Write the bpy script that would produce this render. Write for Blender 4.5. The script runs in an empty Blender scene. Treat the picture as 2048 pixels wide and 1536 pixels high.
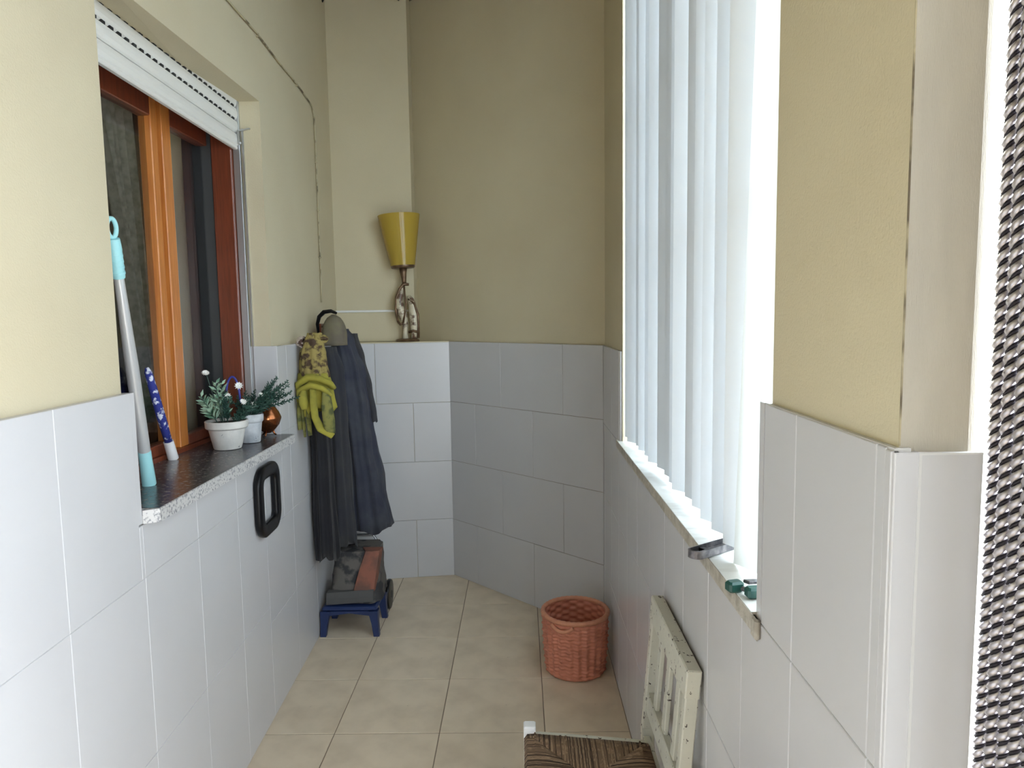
import bpy, math, random
from mathutils import Vector, Matrix, noise
random.seed(7)
S = bpy.context.scene
COL = S.collection
PI = math.pi
# ------------------------------------------------------------------ camera, world, exposure
cam_d = bpy.data.cameras.new('camera'); cam = bpy.data.objects.new('camera', cam_d); COL.objects.link(cam)
cam_d.sensor_width = 36.0; cam_d.lens = 36.0*1409.77/2048.0; cam_d.clip_start = 0.05
_r = Vector((0.999826, 0.010556, -0.015369)); _u = Vector((0.014280, 0.096475, 0.995233)); _w = Vector((-0.011988, 0.995279, -0.096307))
cam.matrix_world = Matrix(((_r.x, _u.x, -_w.x, 0), (_r.y, _u.y, -_w.y, 0), (_r.z, _u.z, -_w.z, 1.57), (0, 0, 0, 1)))
S.camera = cam
S.view_settings.view_transform = 'Standard'; S.view_settings.look = 'None'
S.view_settings.gamma = 1.0; S.view_settings.use_curve_mapping = False
S.view_settings.exposure = 0.0
SKY = 22.5
world = bpy.data.worlds.new('overcast_sky'); S.world = world; world.use_nodes = True
_bg = world.node_tree.nodes['Background']; _bg.inputs['Color'].default_value = (0.87, 0.95, 1.03, 1); _bg.inputs['Strength'].default_value = SKY
S.cycles.max_bounces = 14; S.cycles.diffuse_bounces = 8; S.cycles.transparent_max_bounces = 16
S.cycles.use_denoising = True
def portal(name, loc, rot, sx, sy):
    d = bpy.data.lights.new(name, 'AREA'); d.shape = 'RECTANGLE'; d.size = sx; d.size_y = sy
    d.cycles.is_portal = True
    o = bpy.data.objects.new(name, d); COL.objects.link(o); o.location = loc; o.rotation_euler = rot; return o
portal('window_portal', (0.56, 1.97, 2.0), (0, PI/2, 0), 2.1, 1.9)
portal('door_portal', (0.56, 0.05, 1.08), (0, PI/2, 0), 2.3, 1.5)

# ------------------------------------------------------------------ materials
def mat(name, col, rough=0.6, metal=0.0, col2=None, nscale=6.0, lo=0.4, hi=0.65, bump=0.0, bscale=150.0, spec=0.5,
        stretch=None, detail=4.0, coat=0.0, sheen=0.0, chips=None):
    m = bpy.data.materials.new(name); m.use_nodes = True
    nt = m.node_tree; N = nt.nodes; L = nt.links; b = N['Principled BSDF']
    b.inputs['Base Color'].default_value = (*col, 1); b.inputs['Roughness'].default_value = rough
    b.inputs['Metallic'].default_value = metal; b.inputs['Specular IOR Level'].default_value = spec
    b.inputs['Coat Weight'].default_value = coat; b.inputs['Coat Roughness'].default_value = 0.1
    b.inputs['Sheen Weight'].default_value = sheen
    tc = N.new('ShaderNodeTexCoord'); vec = tc.outputs['Object']
    if stretch:
        mp = N.new('ShaderNodeMapping'); mp.inputs['Scale'].default_value = stretch
        L.new(vec, mp.inputs['Vector']); vec = mp.outputs['Vector']
    last = None
    if col2 is not None:
        n = N.new('ShaderNodeTexNoise'); n.inputs['Scale'].default_value = nscale; n.inputs['Detail'].default_value = detail
        L.new(vec, n.inputs['Vector'])
        r = N.new('ShaderNodeValToRGB'); r.color_ramp.elements[0].position = lo; r.color_ramp.elements[1].position = hi
        r.color_ramp.elements[0].color = (*col, 1); r.color_ramp.elements[1].color = (*col2, 1)
        L.new(n.outputs['Fac'], r.inputs['Fac']); last = r.outputs['Color']
    if chips is not None:                       # worn paint flakes: (colour, scale, threshold)
        n = N.new('ShaderNodeTexNoise'); n.inputs['Scale'].default_value = chips[1]; n.inputs['Detail'].default_value = 6; n.inputs['Roughness'].default_value = 0.65
        L.new(tc.outputs['Object'], n.inputs['Vector'])
        r = N.new('ShaderNodeValToRGB'); r.color_ramp.elements[0].position = chips[2]; r.color_ramp.elements[1].position = chips[2]+0.015
        r.color_ramp.elements[0].color = (0, 0, 0, 1); r.color_ramp.elements[1].color = (1, 1, 1, 1)
        L.new(n.outputs['Fac'], r.inputs['Fac'])
        mx = N.new('ShaderNodeMix'); mx.data_type = 'RGBA'
        L.new(r.outputs['Color'], mx.inputs['Factor'])
        if last: L.new(last, mx.inputs['A'])
        else: mx.inputs['A'].default_value = (*col, 1)
        mx.inputs['B'].default_value = (*chips[0], 1); last = mx.outputs['Result']
    if last: L.new(last, b.inputs['Base Color'])
    if bump > 0:
        n = N.new('ShaderNodeTexNoise'); n.inputs['Scale'].default_value = bscale; n.inputs['Detail'].default_value = 3
        L.new(vec, n.inputs['Vector'])
        bp = N.new('ShaderNodeBump'); bp.inputs['Strength'].default_value = bump; bp.inputs['Distance'].default_value = 0.004
        L.new(n.outputs['Fac'], bp.inputs['Height']); L.new(bp.outputs['Normal'], b.inputs['Normal'])
    return m
def glass_mat(name, tint, gloss_rough=0.02, ior=1.5):
    m = bpy.data.materials.new(name); m.use_nodes = True; nt = m.node_tree; N = nt.nodes; L = nt.links
    N.remove(N['Principled BSDF']); out = N['Material Output']
    t = N.new('ShaderNodeBsdfTransparent'); t.inputs['Color'].default_value = (*tint, 1)
    g = N.new('ShaderNodeBsdfGlossy'); g.inputs['Roughness'].default_value = gloss_rough; g.inputs['Color'].default_value = (1, 1, 1, 1)
    f = N.new('ShaderNodeFresnel'); ge = N.new('ShaderNodeNewGeometry'); mi = N.new('ShaderNodeMix'); mi.inputs['A'].default_value = ior; mi.inputs['B'].default_value = 1/ior
    L.new(ge.outputs['Backfacing'], mi.inputs['Factor']); L.new(mi.outputs['Result'], f.inputs['IOR'])   # a thin sheet reflects alike from both faces
    mx = N.new('ShaderNodeMixShader'); L.new(f.outputs['Fac'], mx.inputs['Fac']); L.new(t.outputs['BSDF'], mx.inputs[1]); L.new(g.outputs['BSDF'], mx.inputs[2])
    L.new(mx.outputs['Shader'], out.inputs['Surface']); return m
def trans_mat(name, col, tcol, fac):
    m = bpy.data.materials.new(name); m.use_nodes = True; nt = m.node_tree; N = nt.nodes; L = nt.links
    N.remove(N['Principled BSDF']); out = N['Material Output']
    d = N.new('ShaderNodeBsdfDiffuse'); d.inputs['Color'].default_value = (*col, 1)
    t = N.new('ShaderNodeBsdfTranslucent'); t.inputs['Color'].default_value = (*tcol, 1)
    mx = N.new('ShaderNodeMixShader'); mx.inputs['Fac'].default_value = fac
    L.new(d.outputs['BSDF'], mx.inputs[1]); L.new(t.outputs['BSDF'], mx.inputs[2]); L.new(mx.outputs['Shader'], out.inputs['Surface']); return m
M = {}
M['plaster'] = mat('cream_plaster', (0.60, 0.54, 0.385), 0.85, col2=(0.565, 0.50, 0.35), nscale=2.2, lo=0.35, hi=0.75, bump=0.25, bscale=220, spec=0.2)
M['plaster_grey'] = mat('grey_plaster', (0.56, 0.52, 0.44), 0.85, col2=(0.46, 0.43, 0.37), nscale=5, lo=0.35, hi=0.75, bump=0.2, bscale=200, spec=0.2, stretch=(4, 4, 0.7))
M['tile'] = mat('white_wall_tile', (0.59, 0.59, 0.605), 0.22, col2=(0.57, 0.57, 0.585), nscale=3, lo=0.3, hi=0.7, spec=0.45)
M['grout'] = mat('white_grout', (0.64, 0.64, 0.635), 0.9)
M['floor_tile'] = mat('beige_floor_tile', (0.72, 0.61, 0.46), 0.42, col2=(0.60, 0.50, 0.37), nscale=7, lo=0.42, hi=0.72, bump=0.05, bscale=60, spec=0.35, chips=((0.2, 0.16, 0.12), 28, 0.70))
M['floor_grout'] = mat('brown_floor_grout', (0.22, 0.17, 0.12), 0.9)
M['ceiling'] = mat('unseen_ceiling_brown', (0.20, 0.13, 0.08), 0.7, col2=(0.15, 0.095, 0.055), nscale=5, stretch=(12, .6, 1))  # unseen ceiling, its colour invented dark to damp bounced light
M['unseen_dark'] = mat('unseen_wall_brown', (0.11, 0.07, 0.045), 0.6)  # for the unseen wall behind the camera, made dark to cut bounce
M['granite'] = mat('grey_granite', (0.58, 0.57, 0.56), 0.45, col2=(0.25, 0.25, 0.27), nscale=120, lo=0.52, hi=0.62, spec=0.5)
M['granite_top'] = mat('polished_dark_granite', (0.045, 0.045, 0.055), 0.25, col2=(0.20, 0.17, 0.15), nscale=90, lo=0.50, hi=0.66, spec=0.6, bump=0.15, bscale=60)
M['marble'] = mat('white_marble', (0.78, 0.77, 0.73), 0.3, col2=(0.62, 0.60, 0.55), nscale=9, lo=0.5, hi=0.75, stretch=(1, 5, 1))
M['marble_edge'] = mat('rough_marble_edge', (0.46, 0.43, 0.37), 0.8, col2=(0.33, 0.30, 0.25), nscale=40, bump=0.4, bscale=120)
M['wood'] = mat('orange_varnished_wood', (0.62, 0.23, 0.05), 0.4, col2=(0.48, 0.15, 0.03), nscale=10, lo=0.35, hi=0.7, stretch=(14, 14, 0.8), coat=0.3)
M['wood_dark'] = mat('red_brown_varnished_wood', (0.20, 0.045, 0.018), 0.35, col2=(0.13, 0.03, 0.012), nscale=10, lo=0.35, hi=0.7, stretch=(14, 14, 0.8), coat=0.3)
M['dark_room'] = mat('unlit_room_black', (0.018, 0.018, 0.017), 0.9)  # near-black, the room's lack of light put into the colour
M['filler_dark'] = mat('dark_glass_filler', (0.05, 0.05, 0.05), 0.8)  # dark grey of the glass reflection put into a colour
M['net'] = mat('grey_net_curtain', (0.34, 0.34, 0.29), 0.9, col2=(0.18, 0.18, 0.15), nscale=40, lo=0.4, hi=0.7)
M['pane'] = glass_mat('dark_window_glass', (0.84, 0.85, 0.86), 0.03, 1.45)
M['clear_glass'] = glass_mat('clear_window_glass', (0.70, 0.73, 0.74), 0.01, 1.45)
M['shutter'] = mat('offwhite_shutter_plastic', (0.74, 0.735, 0.70), 0.5)
M['slot'] = mat('black_slot', (0.02, 0.02, 0.02), 0.9)
M['alu'] = mat('brushed_aluminium', (0.55, 0.56, 0.57), 0.38, 0.9)
M['alu_white'] = mat('white_painted_aluminium', (0.78, 0.78, 0.77), 0.4)
M['slat'] = trans_mat('white_blind_fabric', (0.78, 0.80, 0.82), (0.84, 0.87, 0.90), 0.15)
M['slat_shade'] = trans_mat('shade_grey_blind_fabric', (0.66, 0.68, 0.70), (0.70, 0.73, 0.76), 0.12)  # greyer copy of the slat fabric, shade put into the colour
M['slat_half_shade'] = trans_mat('half_shade_blind_fabric', (0.72, 0.75, 0.78), (0.78, 0.82, 0.86), 0.13)  # slightly duller copy of the slat fabric, weaker shade in the colour
M['slat_bright'] = trans_mat('overbright_blind_fabric', (0.82, 0.83, 0.82), (0.90, 0.90, 0.88), 0.32)  # brighter, more translucent copy, overexposed light put into the fabric
M['black_plastic'] = mat('black_plastic', (0.005, 0.005, 0.006), 0.3, spec=0.22)
M['teal'] = mat('pale_teal_plastic', (0.34, 0.66, 0.70), 0.4)
M['chrome'] = mat('steel_tube', (0.62, 0.63, 0.64), 0.32, 0.45)
M['white_pot'] = mat('chalky_white_pot', (0.72, 0.70, 0.66), 0.8, col2=(0.58, 0.57, 0.54), nscale=14, bump=0.2, bscale=80, chips=((0.16, 0.16, 0.17), 26, 0.66))
M['grey_pot'] = mat('chalky_grey_pot', (0.58, 0.60, 0.62), 0.8, col2=(0.36, 0.38, 0.41), nscale=16, bump=0.2, bscale=80, chips=((0.12, 0.13, 0.15), 24, 0.62))
M['soil'] = mat('dark_soil', (0.03, 0.025, 0.02), 1.0, bump=0.6, bscale=90)
M['leaf_pale'] = mat('pale_green_leaf', (0.36, 0.50, 0.37), 0.6, col2=(0.10, 0.22, 0.14), nscale=30)
M['leaf_dark'] = mat('dark_green_leaf', (0.03, 0.085, 0.06), 0.55, col2=(0.015, 0.05, 0.04), nscale=30)
M['petal'] = mat('white_petal', (0.86, 0.86, 0.83), 0.6)
M['blue'] = mat('blue_plastic', (0.05, 0.06, 0.35), 0.4)
M['bluewhite'] = mat('blue_white_patterned_cloth', (0.02, 0.03, 0.22), 0.8, col2=(0.62, 0.64, 0.74), nscale=55, lo=0.55, hi=0.62)
M['white_plastic'] = mat('white_plastic', (0.78, 0.77, 0.78), 0.4)
M['copper'] = mat('old_copper', (0.42, 0.15, 0.06), 0.22, 0.95, col2=(0.22, 0.08, 0.035), nscale=9)
M['terracotta'] = mat('terracotta_plastic', (0.62, 0.235, 0.15), 0.55, col2=(0.52, 0.19, 0.12), nscale=12)
M['terracotta_rim'] = mat('pale_terracotta_plastic', (0.64, 0.29, 0.17), 0.55, col2=(0.54, 0.22, 0.13), nscale=20)
M['chair_paint'] = mat('chipped_cream_paint', (0.62, 0.61, 0.52), 0.5, col2=(0.55, 0.54, 0.46), nscale=6, bump=0.15, bscale=70, chips=((0.05, 0.035, 0.025), 55, 0.615))
M['chair_post'] = mat('chipped_white_paint', (0.80, 0.81, 0.82), 0.5, chips=((0.07, 0.06, 0.05), 40, 0.63), bump=0.2, bscale=70)
M['rush'] = mat('dry_rush', (0.20, 0.125, 0.075), 0.75, col2=(0.42, 0.29, 0.18), nscale=60, lo=0.5, hi=0.7)
M['rush_light'] = mat('pale_rush', (0.36, 0.25, 0.155), 0.75, col2=(0.25, 0.16, 0.10), nscale=60)
M['rush_dark'] = mat('dark_rush', (0.09, 0.055, 0.033), 0.8, col2=(0.05, 0.03, 0.02), nscale=60)
M['navy'] = mat('navy_cotton', (0.030, 0.033, 0.052), 0.95, col2=(0.048, 0.052, 0.066), nscale=9, bump=0.2, bscale=300, sheen=0.1)
M['black_cloth'] = mat('black_wool', (0.008, 0.008, 0.012), 0.95, col2=(0.013, 0.013, 0.015), nscale=8, sheen=0.1)
M['charcoal'] = mat('charcoal_cotton', (0.024, 0.025, 0.033), 0.95, col2=(0.034, 0.034, 0.036), nscale=8, sheen=0.1)
M['green_black'] = mat('green_black_cloth', (0.02, 0.03, 0.027), 0.95)
M['yellow'] = mat('yellow_cotton', (0.34, 0.30, 0.04), 0.9, col2=(0.22, 0.20, 0.03), nscale=12, bump=0.2, bscale=200)
M['yellow_print'] = mat('yellow_brown_print', (0.28, 0.22, 0.07), 0.9, col2=(0.06, 0.035, 0.02), nscale=38, lo=0.46, hi=0.6)
M['olive'] = mat('olive_yellow_print', (0.20, 0.19, 0.05), 0.9, col2=(0.08, 0.09, 0.03), nscale=30, lo=0.45, hi=0.6)
M['brown_white'] = mat('brown_white_print', (0.50, 0.43, 0.38), 0.9, col2=(0.07, 0.035, 0.025), nscale=42, lo=0.48, hi=0.56)
M['khaki'] = mat('khaki_grey_cloth', (0.17, 0.15, 0.095), 0.95, col2=(0.13, 0.11, 0.085), nscale=14)
M['bag_print'] = mat('grey_printed_bag', (0.11, 0.10, 0.09), 0.8, col2=(0.03, 0.03, 0.033), nscale=11, lo=0.48, hi=0.56)
M['bag_orange'] = mat('orange_printed_bag', (0.23, 0.085, 0.055), 0.8, col2=(0.12, 0.06, 0.045), nscale=14)
M['bag_grey'] = mat('plain_grey_bag', (0.075, 0.075, 0.075), 0.85)
M['stool_blue'] = mat('dark_blue_plastic', (0.012, 0.026, 0.095), 0.4)
M['amber'] = None
M['bronze'] = mat('brown_bronze', (0.12, 0.07, 0.04), 0.4, 0.5, col2=(0.22, 0.14, 0.08), nscale=30)
M['resin'] = mat('cream_brown_resin', (0.60, 0.54, 0.40), 0.4, col2=(0.13, 0.075, 0.05), nscale=22, lo=0.50, hi=0.60, coat=0.3)
M['chain'] = mat('anodised_aluminium_chain', (0.50, 0.47, 0.49), 0.34, 0.85)
M['chain_shade'] = mat('chain_gap_shade', (0.02, 0.015, 0.022), 0.5, 0.3)  # shade between the twisted wires, put into a dark colour
M['tool_dark'] = mat('dark_metal', (0.10, 0.095, 0.10), 0.4, 0.7, col2=(0.22, 0.2, 0.2), nscale=60)
M['green_grip'] = mat('dark_green_plastic', (0.01, 0.07, 0.055), 0.4)
M['cable'] = mat('painted_cable', (0.46, 0.40, 0.26), 0.7, col2=(0.14, 0.11, 0.07), nscale=14, lo=0.5, hi=0.62)
M['concrete'] = mat('pale_concrete', (0.55, 0.54, 0.52), 0.9)
def amber():
    m = bpy.data.materials.new('amber_glass'); m.use_nodes = True; b = m.node_tree.nodes['Principled BSDF']
    b.inputs['Base Color'].default_value = (0.60, 0.44, 0.075, 1); b.inputs['Roughness'].default_value = 0.12
    b.inputs['Coat Weight'].default_value = 0.5
    b.inputs['Subsurface Weight'].default_value = 0.0
    N = m.node_tree.nodes; L = m.node_tree.links
    t = N.new('ShaderNodeBsdfTranslucent'); t.inputs['Color'].default_value = (0.70, 0.52, 0.11, 1)
    mx = N.new('ShaderNodeMixShader'); mx.inputs['Fac'].default_value = 0.4
    L.new(b.outputs['BSDF'], mx.inputs[1]); L.new(t.outputs['BSDF'], mx.inputs[2]); L.new(mx.outputs['Shader'], N['Material Output'].inputs['Surface'])
    return m
M['amber'] = amber()

# ------------------------------------------------------------------ mesh helpers (all shapes in world metres)
WL = {}
class MB:
    def __init__(s): s.v = []; s.f = []; s.m = []; s.mi = 0
    def add(s, vs, fs):
        b = len(s.v); s.v += [tuple(p) for p in vs]
        for f in fs: s.f.append(tuple(b+i for i in f)); s.m.append(s.mi)
        return s
    def box(s, a, b, c=0.0):
        x0, y0, z0 = a; x1, y1, z1 = b
        return s.obox(Vector(((x0+x1)/2, (y0+y1)/2, (z0+z1)/2)), Vector((1, 0, 0)), Vector((0, 1, 0)), Vector((0, 0, 1)), (x1-x0)/2, (y1-y0)/2, (z1-z0)/2, c)
    def obox(s, o, ax, ay, az, hx, hy, hz, c=0.0):
        if c <= 0:
            vs = [o+ax*hx*i+ay*hy*j+az*hz*k for k in (-1, 1) for j in (-1, 1) for i in (-1, 1)]
            return s.add(vs, [(0, 2, 3, 1), (4, 5, 7, 6), (0, 1, 5, 4), (2, 6, 7, 3), (0, 4, 6, 2), (1, 3, 7, 5)])
        def oct_(hx_, hy_, cc): return [(hx_-cc, -hy_), (hx_, -hy_+cc), (hx_, hy_-cc), (hx_-cc, hy_), (-hx_+cc, hy_), (-hx_, hy_-cc), (-hx_, -hy_+cc), (-hx_+cc, -hy_)]
        rings = [(-hz, hx-c, hy-c, c*0.6), (-hz+c, hx, hy, c), (hz-c, hx, hy, c), (hz, hx-c, hy-c, c*0.6)]
        vs = []
        for z, a, b, cc in rings:
            vs += [o+ax*p+ay*q+az*z for p, q in oct_(a, b, cc)]
        fs = [tuple(range(7, -1, -1)), tuple(range(24, 32))]
        for k in range(3):
            for i in range(8): fs.append((k*8+i, k*8+(i+1) % 8, (k+1)*8+(i+1) % 8, (k+1)*8+i))
        return s.add(vs, fs)
    def beam(s, p, q, up, w, h, c=0.0):               # box from p to q, width w along up x dir, height h along up
        p = Vector(p); q = Vector(q); d = (q-p); L = d.length; d.normalize(); up = Vector(up); side = d.cross(up).normalized(); up = side.cross(d)
        return s.obox((p+q)/2, side, up, d, w/2, h/2, L/2, c)
    def prism(s, poly, z0, z1):
        n = len(poly); vs = [(x, y, z0) for x, y in poly]+[(x, y, z1) for x, y in poly]
        fs = [tuple(range(n-1, -1, -1)), tuple(range(n, 2*n))]+[(i, (i+1) % n, n+(i+1) % n, n+i) for i in range(n)]
        return s.add(vs, fs)
    def loft(s, rings, cap=True, closed=True):
        n = len(rings[0]); vs = [p for r in rings for p in r]; fs = []
        for k in range(len(rings)-1):
            for i in range(n if closed else n-1):
                j = (i+1) % n; fs.append((k*n+i, k*n+j, (k+1)*n+j, (k+1)*n+i))
        if cap and closed:
            fs.append(tuple(range(n-1, -1, -1))); fs.append(tuple((len(rings)-1)*n+i for i in range(n)))
        return s.add(vs, fs)
    def tube(s, pts, rad, n=8, cap=True, loop=False, flat=1.0):
        pts = [Vector(p) for p in pts]; m = len(pts)
        if not isinstance(rad, (list, tuple)): rad = [rad]*m
        rings = []; ref = None
        for i in range(m):
            a = pts[(i-1) % m] if (loop or i > 0) else pts[i]; b = pts[(i+1) % m] if (loop or i < m-1) else pts[i]
            d = (b-a).normalized()
            if ref is None: ref = d.orthogonal().normalized()
            ref = (ref-d*ref.dot(d)).normalized(); o = d.cross(ref)
            rings.append([pts[i]+(ref*math.cos(2*PI*k/n)+o*math.sin(2*PI*k/n)*flat)*rad[i] for k in range(n)])
        if loop: rings.append(rings[0]); return s.loft(rings, cap=False)
        return s.loft(rings, cap=cap)
    def lathe(s, o, prof, n=32, ax=None, cap=True):
        o = Vector(o); az = Vector(ax or (0, 0, 1)).normalized(); axx = az.orthogonal().normalized() if ax else Vector((1, 0, 0)); ayy = az.cross(axx)
        return s.loft([[o+az*z+(axx*math.cos(2*PI*k/n)+ayy*math.sin(2*PI*k/n))*r for k in range(n)] for r, z in prof], cap=cap)
    def ball(s, o, rx, ry, rz, n=12, m=8):
        o = Vector(o)
        return s.loft([[o+Vector((rx*math.sin(t)*math.cos(2*PI*k/n), ry*math.sin(t)*math.sin(2*PI*k/n), -rz*math.cos(t))) for k in range(n)] for t in [0.05+(PI-0.1)*j/m for j in range(m+1)]])
def link(o, parent=None):
    COL.objects.link(o)
    if parent is not None: o.parent = parent
    return o
def build(name, mb, m, parent=None, smooth=False, loc=None, angle=None):
    off = Vector(loc) if loc is not None else (WL.get(parent.name, Vector((0, 0, 0))) if parent is not None else Vector((0, 0, 0)))
    me = bpy.data.meshes.new(name); me.from_pydata([tuple(Vector(p)-off) for p in mb.v], [], mb.f); me.update()
    for mm in (m if isinstance(m, (list, tuple)) else [m]): me.materials.append(mm)
    for i, p in enumerate(me.polygons): p.material_index = mb.m[i]; p.use_smooth = bool(smooth)
    if angle: me.set_sharp_from_angle(angle=math.radians(angle))
    o = bpy.data.objects.new(name, me)
    link(o, parent)
    if loc is not None: o.location = loc
    WL[o.name] = off if loc is not None or parent is not None else Vector((0, 0, 0))
    return o
def tag(o, label, cat, group=None):
    o['label'] = label; o['category'] = cat
    if group: o['group'] = group
    return o
def thing(name, label, cat, loc=(0, 0, 0), group=None):
    o = bpy.data.objects.new(name, None); o.empty_display_size = 0.05; COL.objects.link(o); o.location = loc; WL[o.name] = Vector(loc)
    return tag(o, label, cat, group)
def struct(o): o['kind'] = 'structure'; return o
def sroot(name):
    o = bpy.data.objects.new(name, None); COL.objects.link(o); WL[o.name] = Vector((0, 0, 0)); return struct(o)
_tc = {}
def tile(parent, c, n, v, w, h, t, m, name='tile', jit=0.0):
    """one tile: front face centre c, outward normal n, up v, size w x h x t"""
    key = (round(w, 4), round(h, 4), t, m.name)
    if key not in _tc:
        mb = MB(); e = 0.0012; a, b = w/2, h/2
        vs = [(-a, -b, -t), (a, -b, -t), (a, b, -t), (-a, b, -t), (-a, -b, -e), (a, -b, -e), (a, b, -e), (-a, b, -e), (-a+e, -b+e, 0), (a-e, -b+e, 0), (a-e, b-e, 0), (-a+e, b-e, 0)]
        fs = [(8, 9, 10, 11)]+[(4+i, 4+(i+1) % 4, 8+(i+1) % 4, 8+i) for i in range(4)]+[(i, (i+1) % 4, 4+(i+1) % 4, 4+i) for i in range(4)]+[(3, 2, 1, 0)]
        mb.add(vs, fs); me = bpy.data.meshes.new('tile'); me.from_pydata(mb.v, [], mb.f); me.update(); me.materials.append(m); _tc[key] = me
    o = bpy.data.objects.new(name, _tc[key]); link(o, parent)
    n = Vector(n).normalized(); v = Vector(v).normalized(); u = v.cross(n)
    R = Matrix((u, v, n)).transposed()
    if jit: R = R @ Matrix.Rotation(random.uniform(-jit, jit), 3, 'X') @ Matrix.Rotation(random.uniform(-jit, jit), 3, 'Y')
    Mx = R.to_4x4(); Mx.translation = Vector(c)+n*random.uniform(-0.0004, 0.0002)
    o.matrix_local = Mx
    return o
def cuts(a, b, js):                 # split [a,b] at the joints js
    e = [a]+[j for j in sorted(js) if a+0.012 < j < b-0.012]+[b]; return list(zip(e[:-1], e[1:]))
G = 0.0026; J = 0.0018

# ------------------------------------------------------------------ setting: left wall
LB = Vector((-0.903, 0, 0)); LT = Vector((-0.0335, 1, 0)).normalized(); LN = Vector((1, 0.0335, 0)).normalized()
def L(s, d, z=0.0): p = LB+LT*s+LN*d; return (p.x, p.y, z)
def L2(s, d): return L(s, d)[:2]
ZC = 3.45
w = MB()
w.prism([L2(-1.3, -.022), L2(-1.3, -.42), L2(1.715, -.42), L2(1.715, -.022)], 0, ZC)
w.prism([L2(2.9, -.026), L2(2.9, -.42), L2(4.6, -.42), L2(4.6, -.066)], 0, ZC)
w.prism([L2(1.715, -.022), L2(1.715, -.42), L2(2.9, -.42), L2(2.9, -.026)], 0, 1.03)
w.add([L(1.715, -.022, 2.392), L(1.715, -.20, 2.440), L(2.9, -.20, 2.437), L(2.9, -.026, 2.437), L(1.715, -.022, ZC), L(1.715, -.20, ZC), L(2.9, -.20, ZC), L(2.9, -.026, ZC)], [(0, 1, 2, 3), (4, 7, 6, 5), (0, 3, 7, 4), (1, 5, 6, 2), (0, 4, 5, 1), (3, 2, 6, 7)])
wall_left = struct(build('wall_left', w, M['plaster']))
g = MB()
g.prism([L2(-1.3, -.0025), L2(-1.3, -.06), L2(1.71, -.06), L2(1.71, -.0025)], 0, 1.393)
g.prism([L2(1.71, -.0025), L2(1.71, -.06), L2(2.897, -.06), L2(2.897, -.0025)], 0, 1.055)
g.prism([L2(2.897, -.0025), L2(2.897, -.09), L2(4.3, -.09), L2(4.3, -.0025)], 0, 1.458)
build('grout', g, M['grout'], wall_left)
def ltile(s0, s1, z0, z1):
    tile(wall_left, L((s0+s1)/2, 0, (z0+z1)/2), LN, (0, 0, 1), s1-s0-.0012, z1-z0-.0013, 0.02, M['tile'], jit=J*0.4)
jn = [1.41+.32*k for k in range(-9, 5)]
SP = 2.655
for z0, z1 in ((0, .45), (.45, .92), (.92, 1.395)):
    top = z1 > 1.0
    for s0, s1 in cuts(-1.25, 1.715 if top else SP, jn): ltile(s0, s1, z0, z1)
    if top:
        for s0, s1 in cuts(1.715, SP, jn): ltile(s0, s1, .92, 1.055)
jf = [SP+.02+.34*k for k in range(1, 6)]
for z0, z1 in ((0, .38), (.38, .745), (.745, 1.10), (1.10, 1.46)):
    if z1 < 1.05:
        for s0, s1 in cuts(SP, 4.2, jf): ltile(s0, s1, z0, z1)
    elif z0 < 1.0:
        ltile(SP, 2.891, z0, 1.055)
        for s0, s1 in cuts(2.891, 4.2, jf): ltile(s0, s1, z0, z1)
    else:
        for s0, s1 in cuts(2.891, 4.2, jf): ltile(s0, s1, z0, z1)
# tiled reveals: near jamb lining and far jamb lining
def lrev(s, side, d0, d1, z0, z1, th=.02):
    tile(wall_left, L(s, (d0+d1)/2, (z0+z1)/2), LT*side, (0, 0, 1), abs(d1-d0)-J, z1-z0-J, th, M['tile'])
lrev(1.735, 1, 0.0, -.20, 1.06, 1.395)
lrev(2.892, -1, -.001, -.108, 1.095, 1.462, .012)

# ------------------------------------------------------------------ back wall: dado block, column, slanted wall
BK = Vector((-.419, 4.168, 0)); BT = Vector((-.385, -.054, 0)).normalized(); BN = Vector((-BT.y, BT.x, 0)); BN = -BN if BN.y > 0 else BN
def B(s, d, z=0.0): p = BK+BT*s+BN*d; return (p.x, p.y, z)
w = MB()
blk = [B(0, -.006)[:2], B(.74, -.006)[:2], (-1.16, 4.6), (-.60, 4.6)]
w.prism(blk, 0, 1.427)
w.prism([(-.632, 4.27), (-1.4, 4.27), (-1.4, 4.75), (-.632, 4.75)], 1.42, ZC)
w.box((-1.2, 4.258, 1.43), (-.634, 4.28, 1.605))
wall_back = struct(build('wall_back', w, M['plaster']))
for (z0, z1), jo in (((0, .355), (.22,)), ((.355, .71), (.435,)), ((.71, 1.065), (.22,)), ((1.065, 1.422), (.435,))):
    for s0, s1 in cuts(0.0, .70, jo):
        tile(wall_back, B((s0+s1)/2, 0, (z0+z1)/2), BN, (0, 0, 1), s1-s0-J, z1-z0-J, .006, M['tile'], jit=.001)
st = MB().box((-1.12, 4.246, 1.604), (-.640, 4.272, 1.617), .002)
trim_1 = struct(build('trim_1', st, M['alu_white']))
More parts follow.
